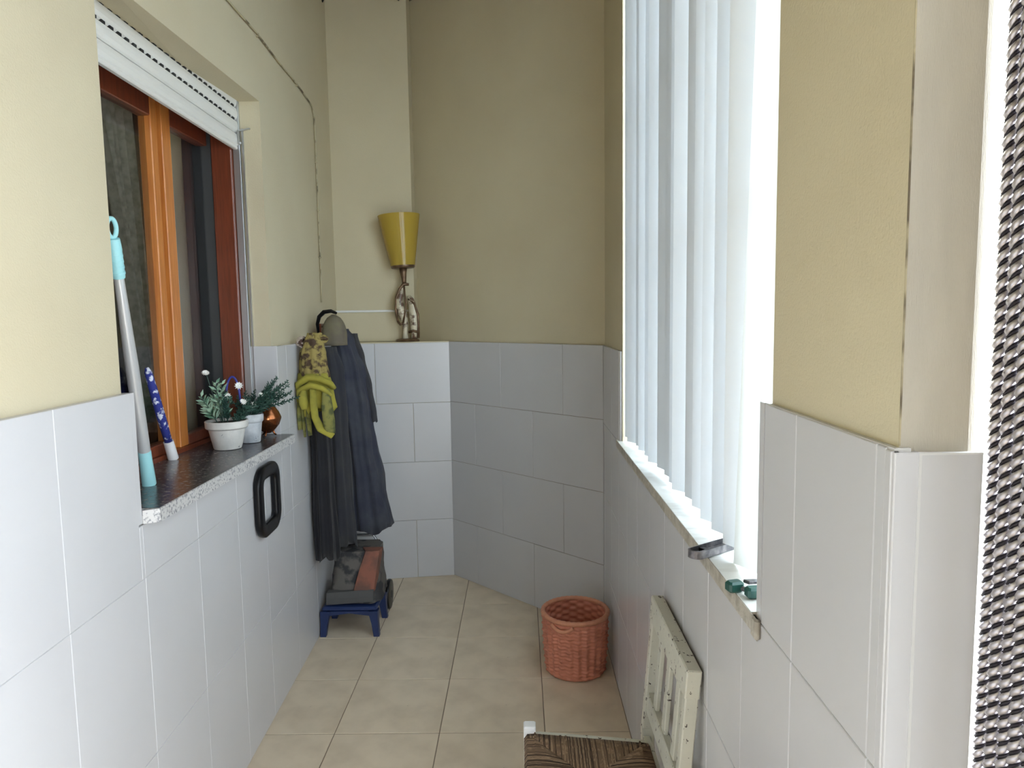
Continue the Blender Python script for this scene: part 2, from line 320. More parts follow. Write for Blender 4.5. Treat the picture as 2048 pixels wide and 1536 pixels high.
# slanted wall
DA = Vector((.394, 3.347, 0)); DT = Vector((-.703, .711, 0)).normalized(); DN = Vector((-.711, -.703, 0)).normalized()
def D(s, d, z=0.0): p = DA+DT*s+DN*d; return (p.x, p.y, z)
w = MB()
w.prism([D(-.12, -.018)[:2], D(1.75, -.018)[:2], D(1.75, -.25)[:2], D(-.12, -.25)[:2]], 0, ZC)
wall_slanted = struct(build('wall_slanted', w, M['plaster']))
g = MB(); g.prism([D(0, -.0025)[:2], D(1.3, -.0025)[:2], D(1.3, -.02)[:2], D(0, -.02)[:2]], 0, 1.423)
build('grout', g, M['floor_grout'], wall_slanted)
for k, (z0, z1) in enumerate(((0, .350), (.350, .712), (.712, 1.068), (1.068, 1.425))):
    jo = [.475, .935] if k % 2 == 0 else [.26, .715, 1.16]
    for s0, s1 in cuts(0, 1.30, jo):
        tile(wall_slanted, D((s0+s1)/2, 0, (z0+z1)/2), DN, (0, 0, 1), s1-s0-J, z1-z0-J, .014, M['tile'], jit=.001)

# ------------------------------------------------------------------ right wall with blind window and doorway
RX = .395; PX = .405; RO = .53
w = MB()
w.box((PX, 2.785, 0), (RO, 3.6, ZC))                    # beyond the window
w.box((PX, 1.13, 0), (RO, 2.785, 1.035))                # under the sill
w.box((PX, 1.13, 3.05), (RO, 2.785, ZC))                # above the window
w.prism([(PX, 1.13), (PX, .75), (.478, .75), (.494, .756), (.506, .772), (.512, .80), (.512, 1.13)], 0, ZC)   # pier between window and door
w.box((PX, -.60, 2.25), (RO, .75, ZC))
w.box((PX, -1.3, 0), (RO, -.60, ZC))
wall_right = struct(build('wall_right', w, [M['plaster'], M['plaster_grey']]))
for p in wall_right.data.polygons:                      # the end face towards the door is a greyer plaster
    if abs(p.normal.y+1) < .3 and abs(p.center.y-.75) < .03: p.material_index = 1
g = MB()
g.box((RX+.0025, 2.80, 0), (PX+.01, 3.4, 1.423)); g.box((RX+.0025, 1.135, 0), (PX+.01, 2.83, 1.035)); g.box((RX+.0025, .745, 0), (PX+.01, 1.14, 1.423))
g.box((RX+.004, .742, 0), (.49, .76, 1.418))
build('grout', g, M['grout'], wall_right)
def rtile(y0, y1, z0, z1):
    tile(wall_right, (RX, (y0+y1)/2, (z0+z1)/2), (-1, 0, 0), (0, 0, 1), y1-y0-J, z1-z0-J, .009, M['tile'], jit=.0009)
jr = [1.006+.228*k for k in range(-1, 11)]
for z0, z1 in ((0, .355), (.355, .71), (.71, 1.052), (1.052, 1.423)):
    low = z1 < 1.0
    for y0, y1 in cuts(.757, 1.137 if z0 > 1 else 3.347, jr):
        if z0 > .7 and z0 < 1:
            if y0 >= 1.13 and y1 <= 2.84: rtile(y0, y1, z0, 1.033); continue
        rtile(y0, y1, z0, z1)
    if z0 > 1:
        for y0, y1 in cuts(2.83, 3.347, jr): rtile(y0, y1, z0, z1)
tile(wall_right, (RX-.001, .7515, .71), (-1, 0, 0), (0, 0, 1), .013, 1.42, .008, M['tile'], name='edge_strip')
e_ = MB(); e_.box((PX-.0006, .7493, 1.425), (PX+.0010, .7507, ZC)); build('edge_crack', e_, M['cable'], wall_right)
# window reveal linings
tile(wall_right, ((RX+.50)/2, 1.160, 1.24), (0, 1, 0), (0, 0, 1), .50-RX, .366, .022, M['tile'])
tile(wall_right, ((RX+.50)/2, 2.828, 1.24), (0, -1, 0), (0, 0, 1), .50-RX, .366, .040, M['tile'])
# end face towards the door
tile(wall_right, (.409, .7405, .710), (0, -1, 0), (0, 0, 1), .026, 1.418, .008, M['tile'], name='edge_strip')
for z0, z1 in ((0, .355), (.355, .71), (.71, 1.055), (1.055, 1.418)):
    tile(wall_right, (.4575, .742, (z0+z1)/2), (0, -1, 0), (0, 0, 1), .066, z1-z0-J, .008, M['tile'])
# door lining outside the chain curtain and unseen closing wall behind the camera, dark against bounce
w = MB(); w.box((-1.4, -1.45, 0), (.53, -1.3, ZC)); wall_front = struct(build('wall_front', w, M['unseen_dark']))
w = MB(); w.box((-1.4, -1.4, ZC), (.6, 4.9, ZC+.15)); ceiling = struct(build('ceiling', w, M['ceiling']))
# floor
w = MB(); w.box((-1.25, -1.35, -.10), (.53, 4.6, -.002)); floor = struct(build('floor', w, M['floor_grout']))
fx = [-.726+.4*k for k in range(-2, 5)]; fy = [2.53+.4*k for k in range(-10, 6)]
for x0, x1 in cuts(-1.12, .395, fx):
    for y0, y1 in cuts(-1.3, 4.5, fy):
        tile(floor, ((x0+x1)/2, (y0+y1)/2, 0), (0, 0, 1), (0, 1, 0), x1-x0-.0035, y1-y0-.0035, .006, M['floor_tile'], jit=.0008)
w = MB(); w.box((.53, -6, -.30), (14, 14, -.12)); ground = struct(build('ground', w, M['concrete']))

# ------------------------------------------------------------------ left window
win1 = sroot('window_1')
sill = MB()
sill.mi = 0
sill.prism([(-.928, 1.757), (-.945, 2.90), (-1.31, 2.90), (-1.31, 1.737), (-.962, 1.737)], 1.058, 1.0925)
sill.mi = 1
sill.add([(-.932, 1.762, 1.0935), (-.949, 2.896, 1.0935), (-1.30, 2.896, 1.097), (-1.30, 1.742, 1.097)], [(0, 1, 2, 3)])
sill.mi = 0
sill.add([(-.932, 1.762, 1.0935), (-.949, 2.896, 1.0935), (-.945, 2.90, 1.0925), (-.928, 1.757, 1.0925)], [(0, 3, 2, 1)])
build('window_sill', sill, [M['granite'], M['granite_top']], win1)
FX = -1.235
fr = MB(); fr.box((-1.218, 2.862, 1.095), (-1.137, 2.90, 2.435), .003); fr.box((-1.30, 1.716, 1.095), (-1.16, 1.75, 2.435), .003); fr.box((-1.30, 1.75, 2.33), (-1.20, 2.93, 2.435)); fr.box((-1.30, 1.75, 1.09), (-1.225, 2.90, 1.112))
build('window_frame', fr, M['wood_dark'], win1)
a = MB(); a.box((-1.335, 2.868, 1.09), (-1.218, 2.93, 2.40)); build('dark_filler', a, M['filler_dark'], win1)  # added dark box, stands for the dark grey reflection in the pane
def sash(y0, y1, wl, wr, ml, mr, zb):
    a = MB(); a.box((FX-.045, y0, 1.112), (FX, y0+wl, 2.33), .003)
    lo = build('stile', a, ml, win1)
    a = MB(); a.box((FX-.045, y1-wr, 1.112), (FX, y1, 2.33), .003); build('stile', a, mr, win1)
    a = MB(); a.box((FX-.045, y0+wl, 1.112), (FX, y1-wr, zb), .003); build('bottom_rail', a, M['wood_dark'], win1)
    a = MB(); a.box((FX-.045, y0+wl, 2.26), (FX, y1-wr, 2.33), .003); build('top_rail', a, M['wood_dark'], win1)
    a = MB(); a.box((FX-.026, y0+wl, zb), (FX-.021, y1-wr, 2.26)); build('pane', a, M['pane'], win1)
sash(1.752, 2.480, .06, .042, M['wood_dark'], M['wood'], 1.15)
sash(2.512, 2.93, .062, .035, M['wood'], M['wood_dark'], 1.15)
a = MB(); a.box((FX-.045, 2.480, 1.112), (FX-.030, 2.512, 2.33)); build('meeting_strip', a, M['wood_dark'], win1)
# dim room behind the panes, its darkness put into the wall colour
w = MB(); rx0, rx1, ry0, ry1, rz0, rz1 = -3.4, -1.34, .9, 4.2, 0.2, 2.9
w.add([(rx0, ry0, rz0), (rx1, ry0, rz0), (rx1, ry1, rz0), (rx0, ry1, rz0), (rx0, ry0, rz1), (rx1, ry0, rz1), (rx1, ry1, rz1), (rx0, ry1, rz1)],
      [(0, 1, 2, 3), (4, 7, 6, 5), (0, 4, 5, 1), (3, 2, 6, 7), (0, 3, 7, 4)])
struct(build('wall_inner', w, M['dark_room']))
# net curtain in that room
cu = MB(); rings = []
for k in range(25):
    t = k/24; z = 2.36-1.22*t
    y0 = 2.465+.23*t; y1 = 2.605+.09*t
    row = []
    for i in range(49):
        q = i/48; row.append((-1.42+.028*math.sin(q*PI*9+.6*math.sin(3*t))*(1-.3*t)-.02*math.sin(4*q), y0+(y1-y0)*q, z))
    rings.append(row)
cu.loft(rings, closed=False)
o = build('net_curtain', cu, M['net'], smooth=True, loc=(-1.42, 2.65, 1.14)); tag(o, 'grey net curtain drawn aside behind the left window pane', 'curtain')
# roller shutter
sh = thing('roller_shutter', 'off-white roller shutter with slotted slats half lowered over the wooden window', 'shutter', (-1.115, 2.3, 2.26))
zb = 2.258; TI = .019
tilt = lambda a: setattr(a, 'v', [(x, y, z+(2.878-y)*TI) for x, y, z in a.v])
for k, hgt in enumerate((.052, .050, .050, .050, .050)):
    a = MB(); pr = [(0, .001), (.006, .006), (.009, hgt*.35), (.009, hgt*.6), (.006, hgt-.006), (0, hgt-.0015)]
    ring = lambda y: [(-1.118+x, y, zb+z) for x, z in pr]+[(-1.126, y, zb+hgt-.0015), (-1.126, y, zb+.001)]
    a.loft([ring(1.745), ring(2.878)]); tilt(a)
    sl = build('slat', a, M['shutter'], sh, smooth=False)
    if k in (2, 3):
        a = MB()
        for q in range(28):
            y = 1.77+q*.0395; a.box((-1.120, y, zb-.0045), (-1.1115, y+.017, zb+.0035))
        tilt(a); o = build('slots', a, M['slot'], sl); o['kind'] = 'stuff'
    zb += hgt
a = MB(); a.box((-1.132, 1.745, 2.246), (-1.114, 2.878, 2.260), .003); tilt(a); build('bottom_bar', a, M['shutter'], sh)
a = MB(); a.box((-1.135, 2.88, 1.10), (-1.107, 2.8995, 2.435), .001); a.box((-1.10, 2.885, 1.10), (-1.094, 2.8995, 2.33)); build('guide_rail', a, M['alu'], sh)
a = MB(); a.beam((-1.105, 2.872, 2.318), (-1.06, 2.872, 2.325), (0, 0, 1), .012, .004); a.beam((-1.105, 2.868, 2.318), (-1.105, 2.868, 2.268), (1, 0, 0), .012, .004); a.ball((-1.10, 2.866, 2.27), .007, .007, .007)
build('stopper', a, M['alu'], sh)

# ------------------------------------------------------------------ right window: marble sill, outer frame, vertical blind
win2 = sroot('window_2')
s2 = MB(); s2.mi = 0
s2.prism([(.386, 1.158), (.386, 2.832), (.56, 2.832), (.56, 1.158)], 1.034, 1.0635)
s2.mi = 1; s2.box((.3845, 1.150, 1.033), (.3865, 2.832, 1.0625)); 
s2.box((.3848, 1.132, 1.022), (.395, 1.160, 1.060), .004)
build('window_sill', s2, [M['marble'], M['marble_edge']], win2)
a = MB()
a.box((.515, 1.158, 1.0635), (.535, 1.195, 3.05)); a.box((.50, 2.78, 1.0635), (.535, 2.83, 3.05)); a.box((.50, 1.195, 1.0635), (.535, 2.78, 1.095)); a.box((.50, 1.195, 3.0), (.535, 2.78, 3.05))
a.box((.508, 1.195, 1.78), (.530, 2.78, 1.805)); a.box((.508, 1.195, 2.28), (.530, 2.78, 2.305)); a.box((.508, 1.96, 1.095), (.530, 2.0, 3.0))
build('window_frame', a, M['alu_white'], win2)
for y0, y1 in ((1.195, 1.96), (2.0, 2.78)):
    a = MB(); a.box((.514, y0, 1.095), (.518, y1, 3.0)); build('pane', a, M['clear_glass'], win2)
vb = thing('vertical_blind', 'white vertical blind hanging in the right window down to the marble sill', 'blind', (.45, 1.97, 3.0))
a = MB(); a.box((.428, 1.17, 2.97), (.468, 2.775, 3.045), .003); build('head_rail', a, M['alu_white'], vb)
def slat(y, x, ang, wid=.098, zb=1.078, m='slat', dx=0.0, dy=0.0, cut=0.0, bow=.003):
    a = MB(); zt = 2.972; n = 7; th = .0006
    rings = []
    for k in range(13):
        t = k/12; z = zt+(zb-zt)*t
        c, s_ = math.cos(ang), math.sin(ang); f = []; bk = []
        for i in range(n):
            q = -1+2*i/(n-1); zz = z+(cut*(q) if k == 12 else 0)
            px = q*wid/2; pb = bow*(1-q*q)
            f.append((x+dx*t**1.3+px*s_+(pb)*c, y+dy*t**1.3+px*c-pb*s_, zz))
            bk.append((x+dx*t**1.3+px*s_+(pb+th)*c, y+dy*t**1.3+px*c-(pb+th)*s_, zz))
        rings.append(f+bk[::-1])
    a.loft(rings)
    return build('slat', a, M[m], vb, smooth=True, angle=40)
ys = [1.415, 1.513, 1.604, 1.708, 1.80, 1.894, 1.97, 2.084, 2.172, 2.27, 2.364, 2.47, 2.565, 2.66, 2.735]
angs = [24, 21, 24, 17, 12, 32, 20, 8, 14, 30, 22, 28, 18, 26, 22]
for i, y in enumerate(ys):
    slat(y, .444-(.012 if i > 12 else 0), math.radians(-angs[i]), m=('slat', 'slat_half_shade', 'slat', 'slat', 'slat_shade', 'slat', 'slat_half_shade', 'slat_shade', 'slat_shade', 'slat', 'slat_half_shade', 'slat', 'slat_shade', 'slat', 'slat_half_shade')[i], zb=1.078+random.uniform(0, .006))
slat(1.240, .448, math.radians(-4), dx=-.016, dy=.078, cut=-.014, zb=1.077, wid=.15, m='slat_bright')

# ------------------------------------------------------------------ chain door curtain
ch = MB(); R1 = .0045; pitch = .0292
def strand(x, y, ph, z0, z1, fine):
    per, na, nb = (12, 6, 4) if fine else (6, 4, 0)
    n = int((z1-z0)/pitch*per)
    for off, r0, r1, ns, mi in ((0, R1, .0043, na, 0), (PI, R1, .0043, na, 0), (PI/2, .0056, .0018, nb, 1), (3*PI/2, .0056, .0018, nb, 1)):  # the two thin helices are added as shade in the gaps
        if ns == 0: continue
        ch.mi = mi; vs = []; fs = []
        for i in range(n+1):
            z = z0+(z1-z0)*i/n; q = 2*PI*(z-z0)/pitch+ph+off; cq, sq = math.cos(q), math.sin(q)
            px, py = x+r0*cq, y+r0*sq
            k = 2*PI*r0/pitch; il = 1/math.sqrt(1+k*k)
            e2 = (-sq*il*1.0, cq*il, -k*il)
            for j in range(ns):
                t = 2*PI*j/ns; c_, s_ = math.cos(t)*r1, math.sin(t)*r1
                vs.append((px+cq*c_+e2[0]*s_, py+sq*c_+e2[1]*s_, z+e2[2]*s_))
        for i in range(n):
            for j in range(ns): fs.append((i*ns+j, i*ns+(j+1) % ns, (i+1)*ns+(j+1) % ns, (i+1)*ns+j))
        ch.add(vs, fs)
CX = .502
for k in range(39):
    strand(CX+random.uniform(-.001, .001), .740-.0178*k, random.uniform(-.5, .5), .03, 2.074, k < 15)
o = build('chain_curtain', ch, [M['chain'], M['chain_shade']], smooth=True, loc=(.47, .2, .03))
o['kind'] = 'stuff'; tag(o, 'silver aluminium chain curtain of twisted strands hanging in the doorway', 'curtain')
a = MB(); a.box((.488, -.595, 2.078), (.518, .745, 2.10), .002); a.box((.488, .735, 2.076), (.512, .755, 2.115)); a.box((.488, -.602, 2.076), (.512, -.585, 2.115))
tag(build('curtain_rail', a, M['alu'], loc=(.47, .2, 2.09)), 'aluminium rail across the doorway carrying the chain curtain', 'rail')

# ------------------------------------------------------------------ things on the left wall and sill
# black ring
o_ = MB(); path = []
sc0, zc0, hs, hz, cr = 2.645, .885, .100, .110, .050
for cx, cz, a0 in ((sc0+hs-cr, zc0+hz-cr, 0), (sc0-hs+cr, zc0+hz-cr, 90), (sc0-hs+cr, zc0-hz+cr, 180), (sc0+hs-cr, zc0-hz+cr, 270)):
    for k in range(9):
        t = math.radians(a0+k*90/8); path.append(L(cx+cr*math.cos(t), .0155, cz+cr*math.sin(t)))
rings = []
m_ = len(path)
for i in range(m_):
    p = Vector(path[i]); d = (Vector(path[(i+1) % m_])-Vector(path[(i-1) % m_])).normalized(); ou = d.cross(LN).normalized()
    rings.append([p+ou*(.026*c_)+LN*(.0145*s_) for c_, s_ in [(math.copysign(abs(math.cos(2*PI*k/16))**.6, math.cos(2*PI*k/16)), math.copysign(abs(math.sin(2*PI*k/16))**.6, math.sin(2*PI*k/16))) for k in range(16)]])
rings.append(rings[0]); o_.loft(rings, cap=False)
o = build('wall_handle', o_, M['black_plastic'], smooth=True, loc=L(sc0, 0, zc0)); tag(o, 'black plastic rounded ring fixed on the white tiles under the granite sill', 'handle')
# mop handle leaning in the near jamb
mp = thing('mop_handle', 'steel mop handle with pale teal ends leaning on the granite sill', 'mop', (-1.088, 2.005, 1.096))
p0 = Vector((-1.086, 2.005, 1.0985)); p1 = Vector((-1.0, 1.752, 1.80)); dv = p1-p0
pt = lambda t: p0+dv*t
a = MB(); a.tube([pt(.13), pt(.5), pt(.86)], [.0165, .017, .0115], 16); build('tube', a, M['chrome'], mp, smooth=True, angle=50)
a = MB(); a.tube([pt(0), pt(.012), pt(.10), pt(.15)], [.0195, .0195, .0178, .0172], 16); build('end_cap', a, M['teal'], mp, smooth=True, angle=50)
a = MB(); a.tube([pt(.83), pt(.835), pt(.94), pt(.965)], [.0145, .0155, .0165, .0150], 16)
for k in range(5): a.tube([pt(.845+.02*k), pt(.853+.02*k)], [.0172, .0172], 12)
dn = dv.normalized(); sx = Vector((0.35, .94, 0)); sx = (sx-dn*sx.dot(dn)).normalized(); lc = p0+dv*1.0
a.tube([lc+dn*(.024*math.sin(t))+sx*(.0125*math.cos(t)) for t in [2*PI*k/20 for k in range(20)]], .0058, 8, loop=True)
build('grip', a, M['teal'], mp, smooth=True, angle=60)
# blue patterned roll on white foot leaning on the pane
br = thing('duster', 'slim blue and white patterned duster on a white foot against the mullion', 'duster', (-1.198, 2.375, 1.096))
q0 = Vector((-1.198, 2.378, 1.098)); q1 = Vector((-1.212, 2.27, 1.42)); dq = q1-q0
a = MB(); a.tube([q0, q0+dq*.02, q0+dq*.20], [.017, .0175, .0165], 14); build('foot', a, M['white_plastic'], br, smooth=True, angle=50)
a = MB(); a.tube([q0+dq*t for t in (.20, .4, .6, .8, .95, 1.0)], [.013, .0145, .0145, .0135, .012, .006], 12); build('sleeve', a, M['bluewhite'], br, smooth=True)

def pot(name, label, c, rt, rb, h, m, lip, group=None):
    t = thing(name, label, 'plant', c)
    a = MB(); a.lathe(c, [(rb*.96, 0), (rb, .004), (rb+(rt-rb)*.72, h*.70), (rt*1.0, h*.72), (rt*1.06, h*.76), (rt*1.08, h*.98), (rt*1.04, h), (rt*.97, h*.99), (rt*.93, h*.86), (0.002, h*.86)], 36)
    build('pot', a, m, t, smooth=True, angle=35)
    a = MB(); a.lathe(c, [(rt*.94, h*.85), (rt*.9, h*.90), (rt*.4, h*.93), (.002, h*.93)], 18); build('soil', a, M['soil'], t, smooth=True)
    return t
def leafquad(mb, p, d, ln, wd, up=None):
    d = d.normalized(); s_ = d.cross(up or Vector((random.uniform(-1, 1), random.uniform(-1, 1), random.uniform(-.3, 1)))).normalized(); n_ = s_.cross(d)
    mb.add([p, p+d*ln*.45+s_*wd+n_*wd*.3, p+d*ln, p+d*ln*.45-s_*wd+n_*wd*.3, p+d*ln*.45-n_*wd*.15], [(0, 4, 1), (1, 4, 2), (2, 4, 3), (3, 4, 0)])
def sprig(mb, st, p, d, ln, nl, ll, lw, curl=.15):
    pts = [Vector(p)]; dd = Vector(d).normalized()
    for k in range(8):
        dd = (dd+Vector((random.uniform(-.1, .1), random.uniform(-.1, .1), random.uniform(-.12, .05)))*curl*3).normalized(); pts.append(pts[-1]+dd*ln/8)
    st.tube(pts, [.0016]*9, 5)
    for k in range(nl):
        q = .15+.85*k/nl; i = min(7, int(q*8)); pp = pts[i].lerp(pts[i+1], q*8-i); ax = (pts[i+1]-pts[i]).normalized()
        a = ax.orthogonal().normalized(); th = k*2.4; side = (a*math.cos(th)+ax.cross(a)*math.sin(th))
        leafquad(mb, pp, side*.8+ax*.7, ll*random.uniform(.7, 1.15)*(1-.4*q*q), lw)
    return pts
def daisy(parent, c, r, n=11, tilt=(0.3, -.6, .7)):
    a = MB(); ax = Vector(tilt).normalized(); e1 = ax.orthogonal().normalized(); e2 = ax.cross(e1); c = Vector(c)
    for ring in (0, 1):
        for k in range(n):
            th = 2*PI*(k+.5*ring)/n; d = e1*math.cos(th)+e2*math.sin(th); s_ = ax.cross(d)
            up = .25+.5*ring; tip = c+(d*(1-.25*ring)+ax*up*.5)*r; mid = c+(d*.55+ax*(.1+.2*ring))*r
            a.add([c, mid+s_*r*.17, tip, mid-s_*r*.17], [(0, 1, 2, 3)])
    a.ball(c+ax*r*.12, r*.2, r*.2, r*.2, 8, 5)
    return build('flower', a, M['petal'], parent)
# first pot: pale rosemary-like plant
c1 = (-1.092, 2.578, 1.0965)
p1_ = pot('potted_plant', 'white clay pot with pale green sprigs and a white daisy, nearest on granite sill', c1, .071, .050, .105, M['white_pot'], 1)
fol = MB(); stm = MB()
top = Vector(c1)+Vector((0, 0, .095))
for k in range(7):
    th = random.uniform(0, 2*PI); sprig(fol, stm, top+Vector((-.02+.01*math.cos(th), .02*math.sin(th), 0)), (-.28+.25*math.cos(th), .3*math.sin(th), 1), random.uniform(.09, .16), 22, .046, .0056)
o = build('foliage', fol, M['leaf_pale'], p1_); o['kind'] = 'stuff'
fol2 = MB()
for k in range(12):
    th = random.uniform(0, 2*PI); sprig(fol2, stm, top+Vector((.025+.02*math.cos(th), .02*math.sin(th), 0)), (.45+.4*math.cos(th), .5*math.sin(th), .9), random.uniform(.07, .11), 24, .022, .0038)
o = build('foliage', fol2, M['leaf_dark'], p1_); o['kind'] = 'stuff'; o['label'] = 'darker green lower sprigs'
stm.tube([top+Vector((-.02, 0, 0)), top+Vector((-.042, -.005, .10)), top+Vector((-.062, -.008, .182))], .0015, 5)
build('stem', stm, M['leaf_dark'], p1_)
daisy(p1_, top+Vector((-.064, -.01, .186)), .016, 13, (.3, -.5, .8))
daisy(p1_, top+Vector((.066, -.01, .082)), .009, 8, (.3, -.8, .4))
# second pot: dark bushy plant
c2 = (-1.056, 2.708, 1.0965)
p2_ = pot('potted_plant', 'grey-white clay pot of dark bushy foliage and white flowers, behind the first pot', c2, .048, .037, .110, M['grey_pot'], 1)
fol = MB(); stm = MB(); top = Vector(c2)+Vector((0, 0, .10))
for k in range(16):
    th = random.uniform(0, 2*PI); sprig(fol, stm, top+Vector((.02*math.cos(th), .02*math.sin(th), 0)), (.12+.55*math.cos(th), .5*math.sin(th), .75), random.uniform(.08, .135), 30, .022, .0036)
for k in range(20):
    zz = .35+1.5*(k/19); sprig(fol, stm, top+Vector((.01, .01, .01)), (.95, random.uniform(-.1, .7), zz), random.uniform(.15, .20)-.03*(k/19), 36, .020, .0030)
o = build('foliage', fol, M['leaf_dark'], p2_); o['kind'] = 'stuff'; build('stem', stm, M['leaf_dark'], p2_)
for dx, dy, dz, r_ in ((-.012, -.06, .125, .017), (-.052, -.07, .088, .014), (.035, -.05, .05, .014), (.012, -.08, .066, .013), (.062, -.04, .088, .011)):
    daisy(p2_, top+Vector((dx, dy, dz)), r_, 10, (.35, -.8, .35))
a = MB(); a.tube([top+Vector((-.088+.027*(1-math.cos(t)), .0, .035+.120*math.sin(t*.98)**.7)) for t in [PI*k/16 for k in range(17)]], .0044, 6)
o = build('wire_loop', a, M['blue'], p2_, smooth=True); o['label'] = 'blue loop handle'
# copper vase
c3 = (-1.033, 2.835, 1.0965)
cv = thing('copper_vase', 'small round copper vase on feet behind the potted plants', 'vase', c3)
a = MB(); a.lathe(c3, [(r_, z_*1.15) for r_, z_ in [(.012, .012), (.028, .022), (.046, .042), (.054, .062), (.0545, .066), (.0535, .070), (.046, .086), (.032, .104), (.019, .118), (.0135, .130), (.012, .148), (.016, .156), (.014, .157), (.010, .150), (.010, .13)]], 40); build('body', a, M['copper'], cv, smooth=True, angle=50)
for k in range(3):
    th = k*2*PI/3+.5; d = Vector((math.cos(th), math.sin(th), 0)); cc = Vector(c3)
    a = MB(); a.tube([cc+d*.020+Vector((0, 0, .022)), cc+d*.024+Vector((0, 0, .010)), cc+d*.032+Vector((0, 0, .003))], [.005, .004, .003], 8); build('foot', a, M['copper'], cv, smooth=True)

# cable along the left wall
def LP(s, z, off=.004): return L(s, (-.022 if s < 1.715 else -.022-.004*(s-1.715)/1.185 if s < 2.9 else -.026-.04*(s-2.9)/1.7)+off+.0035, z)
a = MB(); pts = [LP(1.0+.12*k, 2.69+.003*math.sin(k*1.3), .004) for k in range(23)]+[LP(3.80, 2.68), LP(3.845, 2.63)]+[LP(3.85+.003*math.sin(k*2.1), 2.56-.1*k) for k in range(10)]
a.tube(pts, .0036, 6); cb = build('cable', a, M['cable'], smooth=True, loc=(pts[-1][0], pts[-1][1], pts[-1][2])); tag(cb, 'thin painted cable stapled across the plaster of the left wall', 'cable')
a = MB()
for s_, z in ((2.2, 2.69), (2.9, 2.69), (3.5, 2.69)): a.beam(LP(s_, z-.007, .002), LP(s_, z+.007, .002), LN, .006, .013)
for z in (2.4, 2.15, 1.9): a.beam(LP(3.842, z, .002), LP(3.858, z, .002), LN, .006, .013)
build('cable_clip', a, M['cable'], cb)['kind'] = 'stuff'
# two little dark hooks at the top of the column
for x, lab in ((-1.10, 'small black ceiling hook above the left corner of the column'), (-.665, 'small black ceiling hook above the right edge of the column')):
    a = MB(); sg = -1 if x > -.9 else 1
    a.tube([(x+.02*sg*(-1), 4.2, ZC+.01), (x-.02*sg, 4.2, 3.43), (x-.006*sg, 4.2, 3.40), (x, 4.2, 3.375), (x+.006, 4.2, 3.372)], [.010, .012, .014, .014, .008], 8); tag(build('ceiling_hook', a, M['black_plastic'], smooth=True, loc=(x, 4.2, ZC)), lab, 'hook', 'ceiling hooks by the column')

# ------------------------------------------------------------------ goblet lamp on the ledge
lc = Vector((-.668, 4.195, 1.4285))
lm = thing('table_lamp', 'table lamp with amber glass goblet shade on a sculpted figure base', 'lamp', lc)
a = MB(); a.lathe(lc, [(.002, 0), (.070, 0), (.072, .004), (.066, .012), (.05, .016), (.002, .018)], 28); build('base', a, M['bronze'], lm, smooth=True, angle=40)
def fig(pts, rads, m, name): a = MB(); a.tube([lc+Vector(p) for p in pts], rads, 12); return build(name, a, m, lm, smooth=True)
# left figure bends forward, arms up to the stem; right figure stands close behind
fig([(-.012, 0, .014), (-.012, 0, .05), (-.010, 0, .10), (-.022, -.01, .16), (-.038, -.012, .20), (-.040, -.01, .25), (-.028, -.006, .29), (-.014, 0, .325)], [.020, .013, .017, .027, .026, .023, .017, .010], M['resin'], 'figure')
fig([(.040, .0, .014), (.042, 0, .05), (.044, .0, .10), (.042, .0, .16), (.036, 0, .205), (.026, 0, .245), (.014, 0, .27)], [.020, .019, .027, .031, .026, .019, .010], M['resin'], 'figure')
a = MB(); a.tube([lc+Vector(p) for p in ((-.05, -.03, .12), (-.060, -.028, .19), (-.056, -.02, .26), (-.035, -.014, .31), (-.012, -.006, .338), (.018, -.004, .335))], [.006, .007, .007, .009, .012, .008], 8)
a.tube([lc+Vector(p) for p in ((-.018, -.03, .11), (-.006, -.03, .17), (.002, -.026, .22), (-.006, -.02, .28), (-.01, -.01, .33))], .006, 8)
a.tube([lc+Vector(p) for p in ((-.05, -.03, .12), (-.035, -.034, .10), (-.018, -.03, .11))], .007, 8)
a.tube([lc+Vector(p) for p in ((.012, -.01, .25), (.050, -.02, .22), (.068, -.02, .16), (.070, -.015, .09), (.066, -.01, .02))], [.006, .007, .008, .007, .009], 8)
a.tube([lc+Vector(p) for p in ((.012, -.02, .055), (.04, -.026, .062), (.062, -.02, .055))], .008, 8)
build('outline', a, M['bronze'], lm, smooth=True)
a = MB(); a.tube([lc+Vector((-.010, 0, .33)), lc+Vector((-.011, 0, .36)), lc+Vector((-.013, 0, .40)), lc+Vector((-.014, 0, .432))], [.013, .014, .019, .024], 14); build('stem', a, M['bronze'], lm, smooth=True)
ax = Vector((-.055, 0, 1)).normalized(); sb = lc+Vector((-.014, 0, .43))
a = MB(); a.lathe(sb, [(.002, 0), (.066, 0), (.0695, .004), (.0715, .014), (.071, .016), (.06, .014), (.002, .012)], 48, ax); build('shade_foot', a, M['bronze'], lm, smooth=True, angle=40)
a = MB(); a.lathe(sb, [(.0705, .012), (.122, .305), (.1225, .307), (.120, .3065), (.0685, .016)], 64, ax, cap=False); build('lamp_shade', a, M['amber'], lm, smooth=True, angle=40)

